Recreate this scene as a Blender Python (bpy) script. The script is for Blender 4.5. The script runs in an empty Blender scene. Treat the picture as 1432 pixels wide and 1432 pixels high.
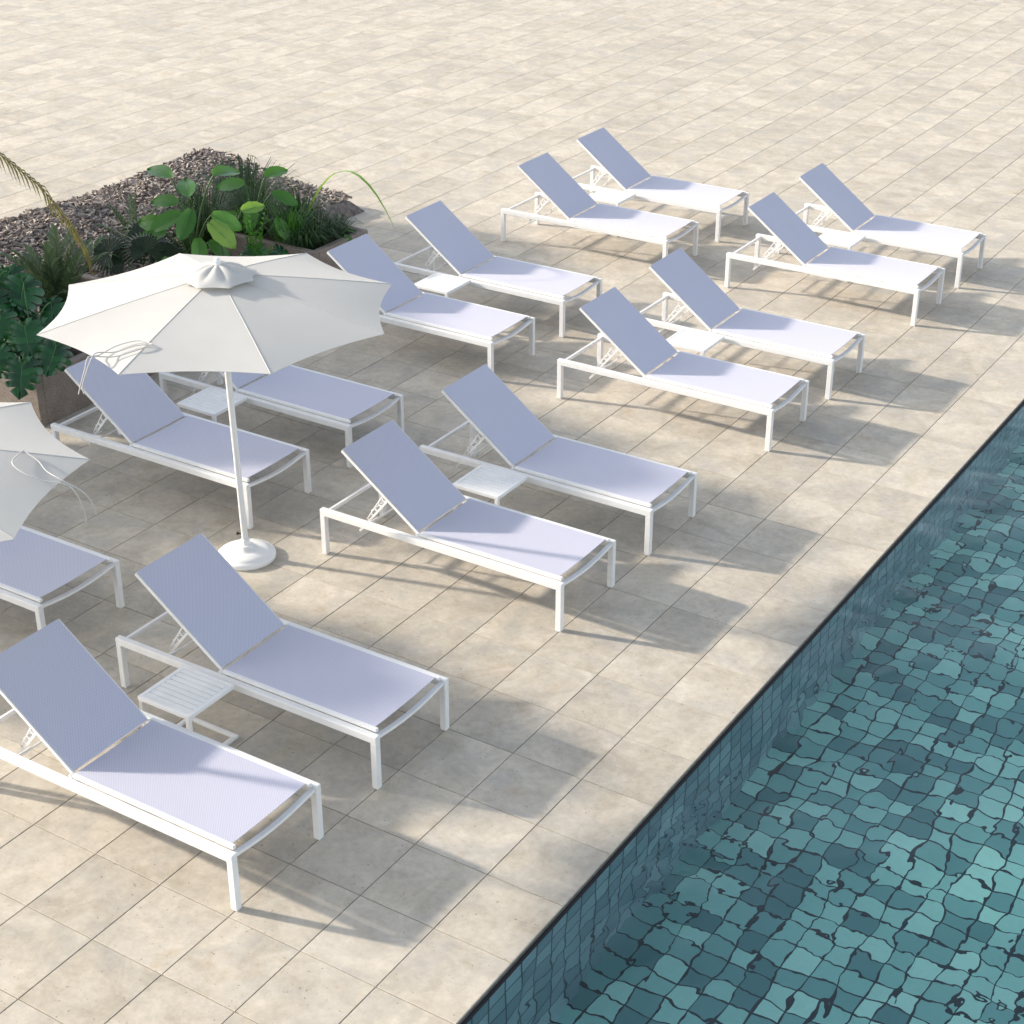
import bpy, math, random
from mathutils import Vector, Matrix
R = math.radians
rnd = random.Random(7)
sc = bpy.context.scene
col = sc.collection

# ------------------------------------------------------------------ helpers
class MB:
    """collects shapes, then links them as ONE mesh object"""
    def __init__(s):
        s.v = []; s.f = []; s.m = []; s.sm = []
    def add(s, vs, fs, mi=0, smooth=False):
        b = len(s.v); s.v += [tuple(p) for p in vs]
        for f in fs:
            s.f.append(tuple(i + b for i in f)); s.m.append(mi); s.sm.append(smooth)
    def box(s, a, b, mi=0, bev=0.0):
        x0, y0, z0 = a; x1, y1, z1 = b
        if bev <= 0:
            vs = [(x, y, z) for z in (z0, z1) for x, y in ((x0, y0), (x1, y0), (x1, y1), (x0, y1))]
            s.add(vs, [(3, 2, 1, 0), (4, 5, 6, 7), (0, 1, 5, 4), (1, 2, 6, 5), (2, 3, 7, 6), (3, 0, 4, 7)], mi)
            return
        # chamfered box: every corner gives three points
        c = [(x, y, z) for x in (x0, x1) for y in (y0, y1) for z in (z0, z1)]
        vs = []; idx = {}
        for i, (x, y, z) in enumerate(c):
            sx = 1 if x == x0 else -1; sy = 1 if y == y0 else -1; sz = 1 if z == z0 else -1
            for ax in range(3):
                p = [x + sx * bev, y + sy * bev, z + sz * bev]; p[ax] = (x, y, z)[ax]
                idx[(i, ax)] = len(vs); vs.append(p)
        def I(i, j, k): return i * 4 + j * 2 + k
        fs = []
        for ax in range(3):
            for e in (0, 1):
                q = []
                for u, w in ((0, 0), (1, 0), (1, 1), (0, 1)):
                    t = [0, 0, 0]; t[ax] = e; t[(ax + 1) % 3] = u; t[(ax + 2) % 3] = w
                    q.append(idx[(I(*t), ax)])
                fs.append(tuple(q if e else q[::-1]))
        for ax in range(3):
            b1, b2 = (ax + 1) % 3, (ax + 2) % 3
            for u in (0, 1):
                for w in (0, 1):
                    t0 = [0, 0, 0]; t0[b1] = u; t0[b2] = w; t1 = list(t0); t1[ax] = 1
                    q = [idx[(I(*t0), b1)], idx[(I(*t1), b1)], idx[(I(*t1), b2)], idx[(I(*t0), b2)]]
                    fs.append(tuple(q if (u == w) else q[::-1]))
        for i in range(8):
            fs.append((idx[(i, 0)], idx[(i, 1)], idx[(i, 2)]))
        s.add(vs, fs, mi)
    def tube(s, pts, r, n=10, mi=0, cap=True):
        pts = [Vector(p) for p in pts]
        rs = r if isinstance(r, (list, tuple)) else [r] * len(pts)
        vs = []; fs = []; up = None
        for i, p in enumerate(pts):
            t = (pts[min(i + 1, len(pts) - 1)] - pts[max(i - 1, 0)]).normalized()
            if up is None:
                up = Vector((0, 0, 1)) if abs(t.z) < .9 else Vector((1, 0, 0))
            a = t.cross(up).normalized(); b = a.cross(t).normalized(); up = b
            for k in range(n):
                th = 2 * math.pi * k / n
                vs.append(p + (a * math.cos(th) + b * math.sin(th)) * rs[i])
        for i in range(len(pts) - 1):
            for k in range(n):
                k2 = (k + 1) % n
                fs.append((i * n + k, i * n + k2, (i + 1) * n + k2, (i + 1) * n + k))
        s.add(vs, fs, mi, True)
        if cap:
            m = (len(pts) - 1) * n
            s.add(vs[:n], [tuple(range(n))[::-1]], mi); s.add(vs[m:m + n], [tuple(range(n))], mi)
    def lathe(s, prof, n=48, mi=0, c=(0, 0, 0)):
        vs = []; fs = []
        for r, z in prof:
            for k in range(n):
                th = 2 * math.pi * k / n
                vs.append((c[0] + r * math.cos(th), c[1] + r * math.sin(th), c[2] + z))
        for i in range(len(prof) - 1):
            for k in range(n):
                k2 = (k + 1) % n
                fs.append((i * n + k, i * n + k2, (i + 1) * n + k2, (i + 1) * n + k))
        s.add(vs, fs, mi, True)
    def ribbon(s, pts, wd, hd, side, mi=0):
        """rectangular bar swept along pts; side = constant sideways direction, wd sideways, hd across"""
        side = Vector(side).normalized(); pts = [Vector(p) for p in pts]; vs = []; fs = []
        for i, p in enumerate(pts):
            t = (pts[min(i + 1, len(pts) - 1)] - pts[max(i - 1, 0)]).normalized(); nrm = side.cross(t).normalized()
            for u, w in ((-1, -1), (1, -1), (1, 1), (-1, 1)):
                vs.append(p + side * (u * wd / 2) + nrm * (w * hd / 2))
        for i in range(len(pts) - 1):
            for k in range(4):
                k2 = (k + 1) % 4
                fs.append((i * 4 + k, i * 4 + k2, (i + 1) * 4 + k2, (i + 1) * 4 + k))
        m = (len(pts) - 1) * 4
        fs += [(3, 2, 1, 0), (m, m + 1, m + 2, m + 3)]
        s.add(vs, fs, mi)
    def thicken(s, th):
        vs = [Vector(p) for p in s.v]; nv = len(vs); N = [Vector() for _ in vs]
        cnt = {}
        for f in s.f:
            n = (vs[f[2]] - vs[f[0]]).cross(vs[f[-1]] - vs[f[1]])
            for i in f: N[i] += n
            for k in range(len(f)):
                e = (f[k], f[(k + 1) % len(f)]); cnt.setdefault(tuple(sorted(e)), []).append(e)
        up = [p + n.normalized() * th / 2 if n.length else p for p, n in zip(vs, N)]
        lo = [p - n.normalized() * th / 2 if n.length else p for p, n in zip(vs, N)]
        fs = list(s.f); ms = list(s.m)
        s.v = []; s.f = []; s.m = []; s.sm = []
        s.add(up, fs, 0, True); s.add(lo, [f[::-1] for f in fs], 0, True)
        for es in cnt.values():
            if len(es) == 1:
                a, b = es[0]; s.add([up[a], lo[a], lo[b], up[b]], [(0, 1, 2, 3)], 0, False)
    def build(s, name, mats, parent=None, loc=None, solid=0.0):
        if solid: s.thicken(solid)
        me = bpy.data.meshes.new(name); me.from_pydata(s.v, [], s.f)
        mats = mats if isinstance(mats, (list, tuple)) else [mats]
        for m in mats: me.materials.append(m)
        me.polygons.foreach_set('material_index', s.m)
        me.polygons.foreach_set('use_smooth', s.sm)
        me.update()
        o = bpy.data.objects.new(name, me); col.objects.link(o)
        if parent: o.parent = parent
        if loc: o.location = loc
        return o

def tag(o, label=None, cat=None, group=None, kind=None):
    if label: o['label'] = label
    if cat: o['category'] = cat
    if group: o['group'] = group
    if kind: o['kind'] = kind
    return o
def empty(name, loc, rz=0.0):
    o = bpy.data.objects.new(name, None); col.objects.link(o); o.location = loc
    o.rotation_euler = (0, 0, rz); o.empty_display_size = .1
    return o
def copy_tree(o, kids, parent=None):
    c = o.copy(); col.objects.link(c); c.parent = parent
    for ch in kids.get(o.name, []): copy_tree(ch, kids, c)
    return c
def kid_map():
    k = {}
    for o in col.objects:
        if o.parent: k.setdefault(o.parent.name, []).append(o)
    return k

# ------------------------------------------------------------------ materials
class NT:
    def __init__(s, name):
        s.m = bpy.data.materials.new(name); s.m.use_nodes = True
        s.t = s.m.node_tree; s.b = s.t.nodes['Principled BSDF']; s.out = s.t.nodes['Material Output']
    def n(s, kind, **kw):
        nd = s.t.nodes.new(kind)
        for k, v in kw.items():
            if k.startswith('i_'):
                key = k[2:]; key = int(key) if key.isdigit() else key
                nd.inputs[key].default_value = v
            else: setattr(nd, k, v)
        return nd
    def l(s, a, b): s.t.links.new(a, b)
    def math(s, op, a, b=None, c=None):
        nd = s.n('ShaderNodeMath', operation=op)
        for i, x in enumerate((a, b, c)):
            if x is None: continue
            if isinstance(x, (int, float)): nd.inputs[i].default_value = x
            else: s.l(x, nd.inputs[i])
        return nd.outputs[0]
    def mix(s, fac, a, b, blend='MIX'):
        nd = s.n('ShaderNodeMix', data_type='RGBA', blend_type=blend)
        for sock, x in ((nd.inputs[0], fac), (nd.inputs[6], a), (nd.inputs[7], b)):
            if isinstance(x, (int, float)): sock.default_value = x
            elif isinstance(x, tuple): sock.default_value = (*x, 1) if len(x) == 3 else x
            else: s.l(x, sock)
        return nd.outputs[2]
    def ramp(s, fac, stops):
        nd = s.n('ShaderNodeValToRGB'); e = nd.color_ramp.elements
        while len(e) < len(stops): e.new(.5)
        for el, (p, c) in zip(e, stops):
            el.position = p; el.color = (*c, 1) if isinstance(c, tuple) else (c, c, c, 1)
        s.l(fac, nd.inputs[0]); return nd.outputs[0]
    def noise(s, vec, scale, detail=4, rough=.55, dist=0.0):
        nd = s.n('ShaderNodeTexNoise', i_Scale=scale, i_Detail=detail, i_Roughness=rough, i_Distortion=dist)
        if vec is not None: s.l(vec, nd.inputs['Vector'])
        return nd.outputs[0]
    def bump(s, h, strength=.3, dist=.01):
        nd = s.n('ShaderNodeBump', i_Strength=strength, i_Distance=dist); s.l(h, nd.inputs['Height'])
        s.l(nd.outputs[0], s.b.inputs['Normal']); return nd.outputs[0]
    def set(s, **kw):
        for k, v in kw.items():
            s.b.inputs[k.replace('_', ' ')].default_value = (*v, 1) if isinstance(v, tuple) and len(v) == 3 else v
        return s

def m_metal():
    t = NT('white powder coat'); t.set(Roughness=.42, Base_Color=(.8, .79, .77))
    co = t.n('ShaderNodeTexCoord').outputs['Object']
    n = t.noise(co, 9, 3); t.l(t.ramp(n, [(.35, (.70, .695, .685)), (.65, (.75, .745, .735))]), t.b.inputs['Base Color'])
    t.bump(t.noise(co, 600, 2), .05, .001); return t.m
def m_sling(name, ang=0.0):
    """woven sling mesh: pale and blue threads crossing"""
    t = NT(name); t.set(Roughness=.75, Sheen_Weight=.55, Sheen_Roughness=.35, Sheen_Tint=(1.0, .97, .93))
    co = t.n('ShaderNodeTexCoord').outputs['Object']
    mp = t.n('ShaderNodeMapping'); mp.inputs['Rotation'].default_value = (0, ang, 0); t.l(co, mp.inputs[0])
    sp = t.n('ShaderNodeSeparateXYZ'); t.l(mp.outputs[0], sp.inputs[0])
    p = 2 * math.pi / .0125
    a = t.math('SINE', t.math('MULTIPLY', sp.outputs[0], p)); b = t.math('SINE', t.math('MULTIPLY', sp.outputs[1], p))
    w = t.math('MULTIPLY', a, b); f = t.math('MULTIPLY_ADD', w, .5, .5)
    c = t.mix(f, (.365, .37, .495), (.655, .655, .735))
    big = t.noise(co, 3, 2); c = t.mix(t.math('MULTIPLY', big, .10), c, (.42, .44, .57))
    t.l(c, t.b.inputs['Base Color']); t.bump(w, .25, .002)
    tr = t.n('ShaderNodeBsdfTranslucent'); t.l(c, tr.inputs[0])
    mx = t.n('ShaderNodeMixShader', i_0=.10); t.l(t.b.outputs[0], mx.inputs[1]); t.l(tr.outputs[0], mx.inputs[2])
    t.l(mx.outputs[0], t.out.inputs[0]); return t.m
def m_canvas():
    t = NT('off white canvas'); t.set(Roughness=.85)
    co = t.n('ShaderNodeTexCoord').outputs['Object']
    c = t.ramp(t.noise(co, 2.2, 4), [(.3, (.69, .68, .65)), (.7, (.735, .725, .695))])
    t.l(c, t.b.inputs['Base Color']); t.bump(t.math('ADD', t.noise(co, 900, 2), t.math('MULTIPLY', t.noise(co, 5, 3), 3)), .12, .004)
    tr = t.n('ShaderNodeBsdfTranslucent'); t.l(c, tr.inputs[0])
    mx = t.n('ShaderNodeMixShader', i_0=.42); t.l(t.b.outputs[0], mx.inputs[1]); t.l(tr.outputs[0], mx.inputs[2])
    t.l(mx.outputs[0], t.out.inputs[0]); return t.m
def m_plain(name, c, rough=.6, var=.0, scale=8):
    t = NT(name); t.set(Base_Color=c, Roughness=rough)
    if var:
        co = t.n('ShaderNodeTexCoord').outputs['Object']; n = t.noise(co, scale, 5)
        lo = tuple(x * (1 - var) for x in c); hi = tuple(min(1, x * (1 + var)) for x in c)
        t.l(t.ramp(n, [(.3, lo), (.7, hi)]), t.b.inputs['Base Color']); t.bump(n, .3, .01)
    return t.m
TX, TY = .47290, .5
def m_paver():
    t = NT('sandy porcelain paving'); 
    co = t.n('ShaderNodeTexCoord').outputs['Object']
    sp = t.n('ShaderNodeSeparateXYZ'); t.l(co, sp.inputs[0])
    ix = t.math('FLOOR', t.math('DIVIDE', sp.outputs[0], TX)); iy = t.math('FLOOR', t.math('DIVIDE', sp.outputs[1], TY))
    cb = t.n('ShaderNodeCombineXYZ'); t.l(ix, cb.inputs[0]); t.l(iy, cb.inputs[1])
    wn = t.n('ShaderNodeTexWhiteNoise', noise_dimensions='3D'); t.l(cb.outputs[0], wn.inputs[0])
    off = t.n('ShaderNodeVectorMath', operation='SCALE'); off.inputs['Scale'].default_value = 37.0; t.l(wn.outputs['Color'], off.inputs[0])
    ad = t.n('ShaderNodeVectorMath', operation='ADD'); t.l(co, ad.inputs[0]); t.l(off.outputs[0], ad.inputs[1]); v = ad.outputs[0]
    cloud = t.noise(v, 3.4, 10, .68, .6)
    c = t.ramp(cloud, [(.24, (.325, .282, .218)), (.42, (.43, .38, .302)), (.58, (.51, .458, .375)), (.78, (.56, .512, .435))])
    # greyer drifts of wear, ochre stains, pin holes
    grey = t.ramp(t.noise(v, 1.7, 6, .6, 1.2), [(.46, 0.0), (.70, 1.0)])
    c = t.mix(t.math('MULTIPLY', grey, .75), c, (.36, .34, .305))
    och = t.ramp(t.noise(v, 2.6, 7, .65, .8), [(.60, 0.0), (.74, 1.0)])
    c = t.mix(t.math('MULTIPLY', och, .55), c, (.38, .28, .17))
    fine = t.noise(v, 38, 5, .7); c = t.mix(.38, c, t.ramp(t.noise(v, 19, 8, .75), [(.25, .28), (.75, .72)]), 'OVERLAY')
    pit = t.ramp(t.noise(v, 48, 2, .5), [(.25, 1.0), (.31, 0.0)])
    c = t.mix(t.math('MULTIPLY', pit, .6), c, (.13, .11, .085))
    br = t.math('MULTIPLY_ADD', wn.outputs['Value'], .15, .90)
    hsv = t.n('ShaderNodeHueSaturation'); t.l(c, hsv.inputs['Color']); t.l(br, hsv.inputs['Value'])
    t.l(hsv.outputs[0], t.b.inputs['Base Color'])
    t.l(t.ramp(cloud, [(.3, .62), (.7, .78)]), t.b.inputs['Roughness'])
    t.bump(t.math('ADD', fine, t.math('MULTIPLY', cloud, 1.5)), .18, .004); return t.m
def m_pool(name, axes, wall=False):
    """glazed mosaic in mixed teal tones with dark grout"""
    t = NT(name); S = .15
    co = t.n('ShaderNodeTexCoord').outputs['Object']; sp = t.n('ShaderNodeSeparateXYZ'); t.l(co, sp.inputs[0])
    u = t.math('DIVIDE', sp.outputs[axes[0]], S); v = t.math('DIVIDE', sp.outputs[axes[1]], S)
    cb = t.n('ShaderNodeCombineXYZ'); t.l(t.math('FLOOR', u), cb.inputs[0]); t.l(t.math('FLOOR', v), cb.inputs[1])
    wn = t.n('ShaderNodeTexWhiteNoise', noise_dimensions='3D'); t.l(cb.outputs[0], wn.inputs[0])
    c = t.ramp(wn.outputs['Value'], [(0, (.07, .19, .20)), (.3, (.15, .33, .325)), (.6, (.28, .53, .49)), (1, (.46, .74, .66))])
    if wall: c = t.ramp(wn.outputs['Value'], [(0, (.14, .22, .28)), (.5, (.24, .34, .41)), (1, (.36, .47, .53))])
    fu = t.math('ABSOLUTE', t.math('SUBTRACT', t.math('FRACT', u), .5)); fv = t.math('ABSOLUTE', t.math('SUBTRACT', t.math('FRACT', v), .5))
    g = t.math('GREATER_THAN', t.math('MAXIMUM', fu, fv), .455)
    c = t.mix(t.math('MULTIPLY', t.noise(co, 30, 3), .25), c, (.08, .2, .22))
    c = t.mix(g, c, (.004, .010, .018)); t.l(c, t.b.inputs['Base Color']); t.b.inputs['Roughness'].default_value = .3
    return t.m
def m_water():
    t = NT('pool water'); t.set(Base_Color=(.70, .93, .97), Roughness=.0, IOR=1.33, Transmission_Weight=1.0)
    co = t.n('ShaderNodeTexCoord').outputs['Object']
    mp = t.n('ShaderNodeMapping'); mp.inputs['Rotation'].default_value = (0, 0, R(25)); mp.inputs['Scale'].default_value = (1, .6, 1); t.l(co, mp.inputs[0])
    a = t.noise(mp.outputs[0], 5.2, 1.7, .42, .3); b = t.noise(co, 1.1, 2, .5, .6); c = t.noise(co, 13, 1, .4)
    # a broad slow ring of ripples coming from further out in the pool
    w = t.n('ShaderNodeTexWave', wave_type='RINGS', rings_direction='SPHERICAL', wave_profile='SIN', i_Scale=.16, i_Distortion=1.6, i_Detail=2)
    mp2 = t.n('ShaderNodeMapping'); mp2.inputs['Location'].default_value = (-3.2, 2.6, 0); t.l(co, mp2.inputs[0]); t.l(mp2.outputs[0], w.inputs[0])
    h = t.math('ADD', t.math('MULTIPLY', a, 1.0), t.math('MULTIPLY', b, 2.8))
    h = t.math('ADD', h, t.math('MULTIPLY', w.outputs[1], 1.3))
    chop = t.ramp(t.noise(co, .55, 2, .5), [(.50, 0.0), (.66, 1.0)])          # patches of finer chop
    h = t.math('ADD', h, t.math('MULTIPLY', t.math('MULTIPLY', c, chop), .38))
    t.bump(h, .42, .040)
    return t.m
def m_leaf(name, lo, hi, rough=.35, trans=.25, vein=None):
    t = NT(name); t.set(Roughness=rough)
    isl = t.n('ShaderNodeNewGeometry').outputs['Random Per Island']
    co = t.n('ShaderNodeTexCoord').outputs['Object']
    c = t.mix(isl, lo, hi); c = t.mix(t.math('MULTIPLY', t.noise(co, 14, 4), .5), c, tuple(x * .6 for x in lo))
    t.l(c, t.b.inputs['Base Color']); t.bump(t.noise(co, 45, 3), .2, .004)
    tr = t.n('ShaderNodeBsdfTranslucent'); t.l(t.mix(.5, c, (hi[0] * 1.6, hi[1] * 1.5, hi[2] * .7)), tr.inputs[0])
    mx = t.n('ShaderNodeMixShader', i_0=trans); t.l(t.b.outputs[0], mx.inputs[1]); t.l(tr.outputs[0], mx.inputs[2])
    t.l(mx.outputs[0], t.out.inputs[0]); return t.m
def m_concrete(name, a, b):
    t = NT(name); t.set(Roughness=.85); co = t.n('ShaderNodeTexCoord').outputs['Object']
    n = t.noise(co, 5, 8, .7); f = t.noise(co, 85, 4, .75)
    c = t.ramp(n, [(.3, a), (.7, b)]); c = t.mix(.7, c, t.ramp(f, [(.35, .22), (.65, .75)]), 'OVERLAY')
    t.l(c, t.b.inputs['Base Color']); t.bump(t.math('ADD', n, f), .6, .006); return t.m
def m_chips():
    t = NT('bark chips'); t.set(Roughness=.9)
    isl = t.n('ShaderNodeNewGeometry').outputs['Random Per Island']; co = t.n('ShaderNodeTexCoord').outputs['Object']
    c = t.ramp(isl, [(0, (.11, .085, .07)), (.4, (.22, .18, .155)), (.75, (.32, .27, .235)), (1, (.44, .39, .34))])
    c = t.mix(.4, c, t.ramp(t.noise(co, 60, 3), [(.3, .25), (.7, .7)]), 'OVERLAY'); t.l(c, t.b.inputs['Base Color']); return t.m

METAL = m_metal()
SLING = m_sling('blue woven sling'); SLINGB = m_sling('blue woven backrest sling', -R(36.6))
CANVAS = m_canvas(); SEAM = m_plain('canvas seam', (.52, .51, .48), .9); CORD = m_plain('shade greyed cord', (.50, .49, .47), .8)  # cord colour darkened to stand in for the shadow gaps along it
PLASTIC = m_plain('white moulded plastic', (.80, .79, .77), .35); BLACK = m_plain('black rubber and slot shade', (.012, .012, .012), .6)
PAVER = m_paver(); GROUT = m_plain('dark joint bed', (.10, .085, .065), .95, .2, 20)
GRAVEL = m_plain('pale gravel', (.42, .39, .34), .95, .25, 30); SOIL = m_plain('dark soil', (.05, .036, .026), .95, .5, 25)
CONC = m_concrete('brown cast concrete', (.185, .15, .125), (.285, .24, .205)); CHIPS = m_chips(); MULCHB = m_plain('mulch bed', (.15, .125, .11), .95, .5, 18)
BARK = m_plain('bark', (.16, .12, .085), .9, .4, 14)
L_MON = m_leaf('glossy monstera leaf', (.006, .046, .014), (.020, .125, .030), .2, .14)
L_VEIN = m_plain('pale leaf rib', (.07, .19, .045), .5)
L_CYC = m_leaf('grey green frond', (.045, .085, .04), (.16, .225, .12), .5, .2)
L_DRY = m_leaf('yellowing frond', (.16, .13, .045), (.30, .27, .09), .6, .3)
L_FAN = m_leaf('dark fan leaf', (.008, .026, .010), (.02, .05, .018), .5, .1)
L_PAD = m_leaf('bright paddle leaf', (.03, .13, .014), (.09, .26, .028), .3, .3)
L_PAL = m_leaf('yellow green spot leaf', (.16, .34, .05), (.27, .44, .09), .35, .35)
L_GRS = m_leaf('dark blade', (.018, .05, .016), (.07, .14, .045), .5, .25)
L_TREE = m_leaf('tree leaf', (.025, .07, .02), (.08, .15, .04), .5, .3)

# ------------------------------------------------------------------ the setting
def struct(o): o['kind'] = 'structure'; return o
PX0, PX1, PY0, PY1 = .025, 8.0, -15.0, 30.0         # pool opening
b = MB(); G = 400.0
xs = [-G, PX0 - .02, PX1, G]; ys = [-G, PY0, PY1, G]
for i in range(3):
    for j in range(3):
        if i == 1 and j == 1: continue
        b.add([(xs[i], ys[j], -.03), (xs[i + 1], ys[j], -.03), (xs[i + 1], ys[j + 1], -.03), (xs[i], ys[j + 1], -.03)], [(0, 1, 2, 3)])
struct(b.build('ground', GRAVEL))
b = MB(); b.add([(-25.5, -15, -.012), (-.002, -15, -.012), (-.002, 35, -.012), (-25.5, 35, -.012)], [(0, 1, 2, 3)])
struct(b.build('paving_bed', GROUT))
b = MB(); gap = .0021; bv = .0022
for i in range(-54, 0):
    for j in range(-30, 70):
        x0, x1, y0, y1 = i * TX + gap, (i + 1) * TX - gap, j * TY + gap, (j + 1) * TY - gap
        h = rnd.uniform(-.0006, .0006)
        top = [(x0 + bv, y0 + bv, h), (x1 - bv, y0 + bv, h), (x1 - bv, y1 - bv, h), (x0 + bv, y1 - bv, h)]
        mid = [(x0, y0, h - bv), (x1, y0, h - bv), (x1, y1, h - bv), (x0, y1, h - bv)]
        low = [(x, y, -.0115) for x, y, z in mid]
        b.add(top + mid + low, [(0, 1, 2, 3)] + [(4 + k, 4 + (k + 1) % 4, (k + 1) % 4, k) for k in range(4)] + [(8 + k, 8 + (k + 1) % 4, 4 + (k + 1) % 4, 4 + k) for k in range(4)])
struct(b.build('patio', PAVER))
b = MB(); b.box((.001, PY0 - .0, -.22), (.024, PY1, -.026)); struct(b.build('pool_gutter_shade', BLACK))  # solid black strip paints the shadow line of the overflow slot
b = MB(); FZ = -1.03
b.add([(PX0, PY0, FZ), (PX1, PY0, FZ), (PX1, PY1, FZ), (PX0, PY1, FZ)], [(0, 1, 2, 3)])
struct(b.build('pool_floor', m_pool('pool floor mosaic', (0, 1))))
b = MB()
b.add([(PX0, PY0, FZ), (PX0, PY1, FZ), (PX0, PY1, -.03), (PX0, PY0, -.03)], [(0, 1, 2, 3)])
b.add([(PX1, PY0, FZ), (PX1, PY1, FZ), (PX1, PY1, -.03), (PX1, PY0, -.03)], [(3, 2, 1, 0)])
WT = m_pool('pool wall mosaic', (1, 2), True); WT2 = m_pool('pool end mosaic', (0, 2), True)
b.add([(PX0, PY0, FZ), (PX1, PY0, FZ), (PX1, PY0, -.03), (PX0, PY0, -.03)], [(3, 2, 1, 0)], 1)
b.add([(PX0, PY1, FZ), (PX1, PY1, FZ), (PX1, PY1, -.03), (PX0, PY1, -.03)], [(0, 1, 2, 3)], 1)
struct(b.build('pool_wall', [WT, WT2]))
b = MB(); b.add([(PX0 - .005, PY0, -.036), (PX1, PY0, -.036), (PX1, PY1, -.036), (PX0 - .005, PY1, -.036)], [(0, 1, 2, 3)])
struct(b.build('water', m_water()))

# ------------------------------------------------------------------ sun lounger
LL, LW, LH = 2.0026, .7323, .363
HX, HZ = .822, .374                       # backrest hinge
BX, BZ = .187, .842                       # backrest top
def make_lounger():
    root = empty('sun_lounger', (0, 0, 0))
    f = MB(); rw, rh = .043, .050
    for y0 in (0, LW - rw): f.box((0, y0, LH - rh), (LL, y0 + rw, LH), 0, .004)
    f.box((.035, rw - .002, LH - .040), (.060, LW - rw + .002, LH - .012), 0, .004)          # head bar
    f.box((.84, rw - .002, LH - rh + .004), (.87, LW - rw + .002, LH - rh + .034), 0, .003)  # hinge bar
    f.build('frame', METAL, root)
    fr = MB(); pts = []
    for k in range(15):
        u = k / 14; pts.append((LL - .024, rw - .003 + u * (LW - 2 * rw + .006), LH - .022 - .027 * math.sin(math.pi * u)))
    fr.ribbon(pts, .030, .018, (1, 0, 0)); fr.build('foot_bar', METAL, root)
    lw = .042
    for x in (.0005, LL - lw - .0005):
        for y in (.0005, LW - lw - .0005):
            g = MB(); g.box((x, y, .004), (x + lw, y + lw, LH - rh + .001), 0, .003)
            lg = g.build('leg', METAL, root)
            p = MB(); p.box((x + .004, y + .004, 0), (x + lw - .004, y + lw - .004, .005)); p.build('foot_pad', PLASTIC, lg)
    # seat sling between its two rails
    ys0, ys1 = .062, LW - .062
    for y in (ys0 - .006, ys1 + .006):
        g = MB(); g.ribbon([(HX + .012, y, LH + .012), (LL - .030, y, LH + .012)], .022, .020, (0, 1, 0))
        g.box((LL - .0305, y - .009, LH + .003), (LL - .024, y + .009, LH + .020), 0, .002)
        g.build('seat_rail', METAL, root)
    s = MB(); nx, ny = 14, 8; vs = []; fs = []
    for i in range(nx + 1):
        for j in range(ny + 1):
            u, v = i / nx, j / ny
            vs.append((HX + .014 + u * (LL - .052 - HX - .014), ys0 + v * (ys1 - ys0), LH + .020 - .010 * math.sin(math.pi * v) * (.6 + .4 * math.sin(math.pi * u))))
    for i in range(nx):
        for j in range(ny):
            a = i * (ny + 1) + j; fs.append((a, a + ny + 1, a + ny + 2, a + 1))
    s.add(vs, fs, 0, True); s.build('seat', SLING, root, solid=.004)
    # backrest
    d = Vector((BX - HX, 0, BZ - HZ)); n = Vector((.593, 0, .805)); L = d.length; e = d / L
    n = Vector((-e.z, 0, e.x)); n = n if n.z > 0 else -n
    H = Vector((HX - .010, 0, HZ)); yb0, yb1 = .074, LW - .074
    bf = MB()
    for y in (yb0 + .004, yb1 - .004):
        bf.ribbon([H + Vector((0, y, 0)) - n * .008, H + Vector((0, y, 0)) + e * L - n * .008], .020, .022, (0, 1, 0))
    for t_ in (.012, L - .012):
        bf.ribbon([H + e * t_ + Vector((0, yb0 + .013, 0)) - n * .010, H + e * t_ + Vector((0, yb1 - .013, 0)) - n * .010], .016, .014, e)
    bf.build('backrest_frame', METAL, root)
    s = MB(); vs = []; fs = []; nx = 12
    for i in range(nx + 1):
        for j in range(ny + 1):
            u, v = i / nx, j / ny
            q = H + e * (.006 + u * (L - .004)) + Vector((0, yb0 + .004 + v * (yb1 - yb0 - .008), 0)) + n * (.006 - .012 * math.sin(math.pi * v) * math.sin(math.pi * u))
            vs.append(q)
    for i in range(nx):
        for j in range(ny):
            a = i * (ny + 1) + j; fs.append((a, a + 1, a + ny + 2, a + ny + 1))
    s.add(vs, fs, 0, True); s.build('backrest', SLINGB, root, solid=.004)
    for y in (.03, LW - .03):                                                     # hinge brackets
        g = MB(); yy = y + (.024 if y < .3 else -.024)
        g.tube([(HX - .004, yy - .012, HZ - .006), (HX - .004, yy + .012, HZ - .006)], .011, 12)
        g.box((HX - .020, yy - .008, LH + .0005), (HX + .016, yy + .008, HZ - .004)); g.build('hinge', METAL, root)
    # toothed support arms under the backrest
    A = Vector((.505, 0, .512)); B = Vector((.235, 0, .185)); dd = (B - A); Ld = dd.length; dd.normalize(); pn = Vector((-dd.z, 0, dd.x))
    if pn.x > 0: pn = -pn
    for y in (.155, LW - .155):
        g = MB(); g.ribbon([A + Vector((0, y, 0)), B + Vector((0, y, 0))], .008, .016, (0, 1, 0))
        g.ribbon([A + dd * .03 + pn * .050 + Vector((0, y, 0)), A + dd * .29 + pn * .020 + Vector((0, y, 0))], .008, .009, (0, 1, 0))
        for k in range(5):
            c = A + dd * (.04 + k * .058); w_ = .046 - k * .006
            g.ribbon([c + Vector((0, y, 0)), c + dd * .012 + pn * w_ * .5 + Vector((0, y, 0)), c + dd * .004 + pn * w_ + Vector((0, y, 0))], .007, .011, (0, 1, 0))
        g.build('support_arm', METAL, root)
    g = MB()
    for q in (B + dd * -.01, A + dd * .20 + pn * .034):
        g.tube([q + Vector((0, .150, 0)), q + Vector((0, LW - .150, 0))], .007, 8)
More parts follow.
